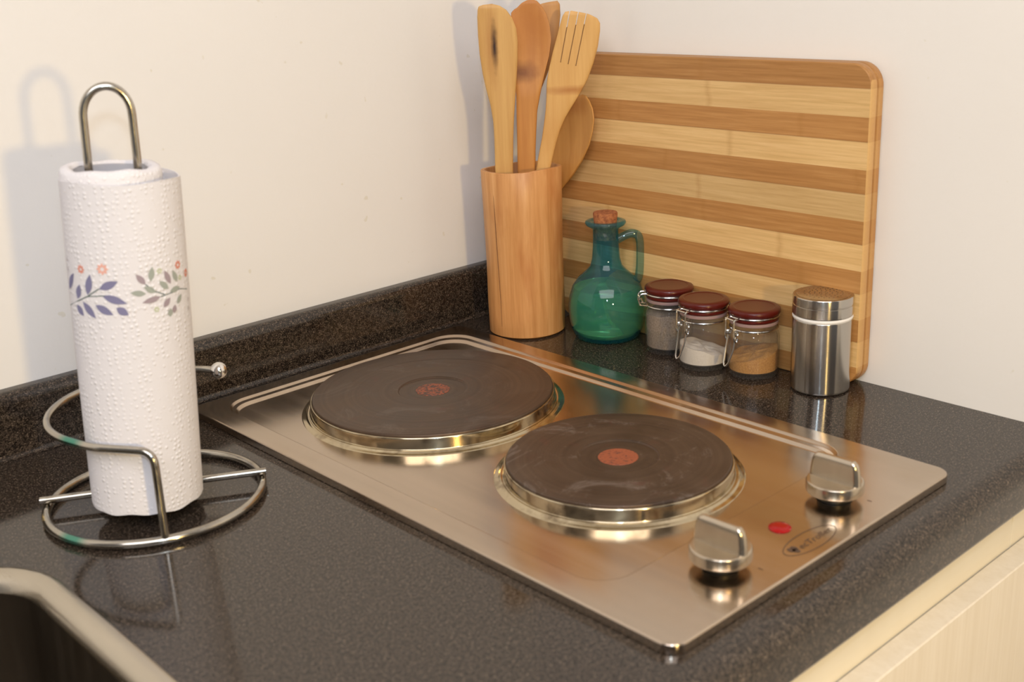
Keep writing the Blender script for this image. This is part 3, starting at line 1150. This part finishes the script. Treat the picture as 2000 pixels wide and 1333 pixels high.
obj('handle', *tube(hp2, .0040, 16), mat_thin_glass('teal_handle_glass', (.62, .80, .80), .02, 1.5, .12, (.10, .34, .42)), bt, ang=80)

# ================================================================ SPICE JARS
JG = mat_thin_glass('clear_glass', (.95, .95, .94), .02, 1.45, .05, (.75, .70, .64))
LID = M('dark_red_lacquer').set(base=(.085, .007, .004), rough=.30, spec=.3, coat=.15, coatr=.04).m
GASK = mat_plain('translucent_gasket', (.50, .30, .28), .4, trans=.35, sss=.2)
WIRE = mat_plain('steel_wire', (.70, .68, .64), .18, 1.0)


def powder(name, lo, hi, sc=900):
    m = M(name).set(rough=.95, spec=.1)
    v = m.map()
    m.base(m.ramp(m.noise(v, sc, 3, .7), [(.35, lo), (.65, hi)]))
    m.bump(m.noise(v, sc, 3), .3, .0006)
    return m.m


JR = .0217


def wire_ring(r, z, rr=.0009):
    return tube(arc(0, 0, r, 0, 360, z, 64)[:-1], rr, 8, True)


def jar(loc, label, hdir, cdir, cont, cname, clab, top0, slope, sdir, lever=True, hs=1.0):
    j = thing('spice_jar', label, 'jar', loc, 0, 'small glass jars with red clip lids')
    j.scale = (1, 1, hs)
    prof = [(0, .0028), (.015, .0024), (.0180, .0004), (.0200, .0), (JR, .0022), (JR, .031), (.0208, .0345), (.0190, .0375), (.0188, .0405), (.0200, .0415), (.0200, .0425),
            (.0182, .0425), (.0180, .036), (.0200, .032), (.0204, .0040), (.0185, .0036), (0, .0036)]
    obj('jar_body', *lathe(prof, 72), JG, j, ang=50)
    # contents heaped against one side
    V, F = [], []
    rings = 10
    r0 = .0202
    seg = 48
    for zz, rr in ((.0040, .0175), (.0048, r0)):
        for k in range(seg):
            a = 2 * PI * k / seg
            V.append((rr * math.cos(a), rr * math.sin(a), zz))
    for q in range(rings, 0, -1):
        for k in range(seg):
            a = 2 * PI * k / seg
            rr = r0 * q / rings
            z = top0 + slope * (rr / r0) * math.cos(a - sdir) + .0008 * math.sin(3 * a + q) * (q / rings) + .0004 * math.sin(7 * a)
            V.append((rr * math.cos(a), rr * math.sin(a), z))
    for i in range(rings + 1):
        for k in range(seg):
            F.append((i * seg + k, i * seg + (k + 1) % seg, (i + 1) * seg + (k + 1) % seg, (i + 1) * seg + k))
    F.append(tuple(range(seg - 1, -1, -1)))
    F.append(tuple(range((rings + 1) * seg, (rings + 2) * seg)))
    c = obj(cname, V, F, cont, j, ang=60)
    c['label'] = clab
    obj('gasket', *lathe([(.0186, .0428), (.0202, .0428), (.0204, .0440), (.0202, .0452), (.0186, .0452)], 64), GASK, j)
    ld = obj('lid', *lathe([(0, .0455), (.0196, .0455), (.0206, .0462), (.0206, .0482), (.0199, .0490), (.0202, .0500), (.0214, .0508), (.0220, .0524), (.0217, .0542), (.0206, .0552),
                            (.0175, .0556), (.0166, .0553), (.0160, .0550), (0, .0549)], 72), LID, j, ang=70, wn=True)
    w1 = obj('lid_wire', *wire_ring(.0207, .0493), WIRE, j)
    w2 = obj('neck_wire', *wire_ring(.0199, .0392), WIRE, j)
    # hinge
    h = Vector((math.cos(hdir), math.sin(hdir), 0))
    t = Vector((-h.y, h.x, 0))
    parts = []
    for s_ in (-1, 1):
        p = [h * .0195 + t * s_ * .0045 + Vector((0, 0, .0493)), h * .0255 + t * s_ * .0045 + Vector((0, 0, .0495)), h * .0275 + t * s_ * .0045 + Vector((0, 0, .046)),
             h * .0268 + t * s_ * .0045 + Vector((0, 0, .0400)), h * .0195 + t * s_ * .0045 + Vector((0, 0, .0392))]
        parts.append(tube(fillet(p, .002, 4), .0008, 8))
    for (r_, z_) in ((.0270, .0455), (.0266, .0405), (.0245, .0430)):
        parts.append(tube([h * r_ - t * .0052 + Vector((0, 0, z_)), h * r_ + t * .0052 + Vector((0, 0, z_))], .0009, 8))
    obj('hinge', *join(*parts), WIRE, j)
    # clasp: bail from the lid, coil, long lever hanging down
    h = Vector((math.cos(cdir), math.sin(cdir), 0))
    t = Vector((-h.y, h.x, 0))
    parts = []
    for s_ in (-1, 1):
        p = [h * .0190 + t * s_ * .0050 + Vector((0, 0, .0493)), h * .0262 + t * s_ * .0052 + Vector((0, 0, .0490)), h * .0262 + t * s_ * .0055 + Vector((0, 0, .0330)),
             h * .0236 + t * s_ * .0055 + Vector((0, 0, .0300)), h * .0222 + t * s_ * .0055 + Vector((0, 0, .0335))]
        parts.append(tube(fillet(p, .0025, 5), .0008, 8))
        co = []
        for k in range(37):
            a = 2 * PI * k / 12
            co.append(h * (.0232 + .0018 * math.cos(a)) + t * s_ * (.0030 + .0024 * k / 36) + Vector((0, 0, .0375 + .0018 * math.sin(a))))
        parts.append(tube(co, .0006, 6))
    parts.append(tube([h * .0262 - t * .0052 + Vector((0, 0, .0490)), h * .0262 + t * .0052 + Vector((0, 0, .0490))], .0008, 8))
    obj('clasp', *join(*parts), WIRE, j)
    if lever:
        p = [h * .0232 + t * .0046 + Vector((0, 0, .0375)), h * .0262 + t * .0046 + Vector((0, 0, .0240)), h * .0300 + t * .0026 + Vector((0, 0, .0130)), h * .0312 + Vector((0, 0, .0105)),
             h * .0300 - t * .0026 + Vector((0, 0, .0130)), h * .0262 - t * .0046 + Vector((0, 0, .0240)), h * .0232 - t * .0046 + Vector((0, 0, .0375))]
        obj('lever', *tube(fillet(p, .003, 5), .0008, 8), WIRE, j)
    return j


left = math.atan2(.6794, -.7324)
jar((-.0370, -.2800, 0), 'red-lidded spice jar full of grey powder, next to the teal bottle', left, left + PI, powder('grey_spice', (.20, .15, .11), (.34, .27, .21)), 'grey_powder',
    'grey-brown powder filling the jar', .0330, .001, 0, lever=False, hs=1.09)
jar((-.0504, -.3295, 0), 'red-lidded jar a third full of white salt, middle of the three jars', left + math.radians(35) + PI, left + math.radians(35), powder('white_salt', (.74, .66, .58), (.84, .77, .69)), 'salt',
    'white salt in the bottom of the jar', .0150, .004, left, hs=1.09)
jar((-.0394, -.3742, 0), 'red-lidded jar of golden brown spice, next to the steel canister', left + math.radians(30) + PI + .35, left + math.radians(30), powder('brown_spice', (.42, .19, .045), (.62, .32, .09)), 'brown_powder',
    'golden brown powder heaped to the right', .0165, .0050, left + PI, hs=1.06)

# ================================================================ STEEL CANISTER
cn = thing('steel_canister', 'shiny stainless steel shaker canister at the right end of the row', 'canister', (-.0349, -.4370, 0))
CR = .0235
obj('body', *lathe([(0, .001), (CR - .002, .0004), (CR - .0004, .0014), (CR, .003), (CR, .0600), (CR - .0004, .0606), (CR - .002, .0606)], 96), CAN, cn, ang=40, wn=True)
o = obj('seal_ring', *lathe([(CR - .003, .0606), (CR - .0002, .0608), (CR + .0003, .0622), (CR - .0002, .0638), (CR - .003, .0640)], 96), mat_plain('white_silicone', (.80, .77, .72), .5), cn)
o['label'] = 'white sealing ring'
TOPM = mat_steel('speckled_lid_steel', (.60, .54, .47), .26, (1, 1, 1), .25)
obj('lid', *lathe([(CR - .002, .0641), (CR, .0642), (CR + .0004, .0650), (CR + .0004, .0722), (CR - .0001, .0726), (CR - .0001, .0731), (CR + .0004, .0735), (CR + .0004, .0790),
                   (CR - .0002, .0798), (CR - .0016, .0800), (0, .0797)], 96), CAN, cn, ang=40, wn=True)
# pierced top plate
V, F = lathe([(CR - .0022, .0801), (CR - .0030, .0804), (0, .0803)], 64)
obj('pierced_top', V, F, TOPM, cn)
holes = []
for ri, nn in ((.003, 6), (.007, 12), (.011, 18), (.015, 24)):
    for k in range(nn):
        a = 2 * PI * k / nn + ri * 40
        holes.append(lathe([(.0005, .08045), (0, .08047)], 8, ri * math.cos(a), ri * math.sin(a), 0))
o = obj('shaker_holes', *join(*holes), mat_plain('hole_dark', (.03, .025, .02), .6), cn)
o['kind'] = 'stuff'
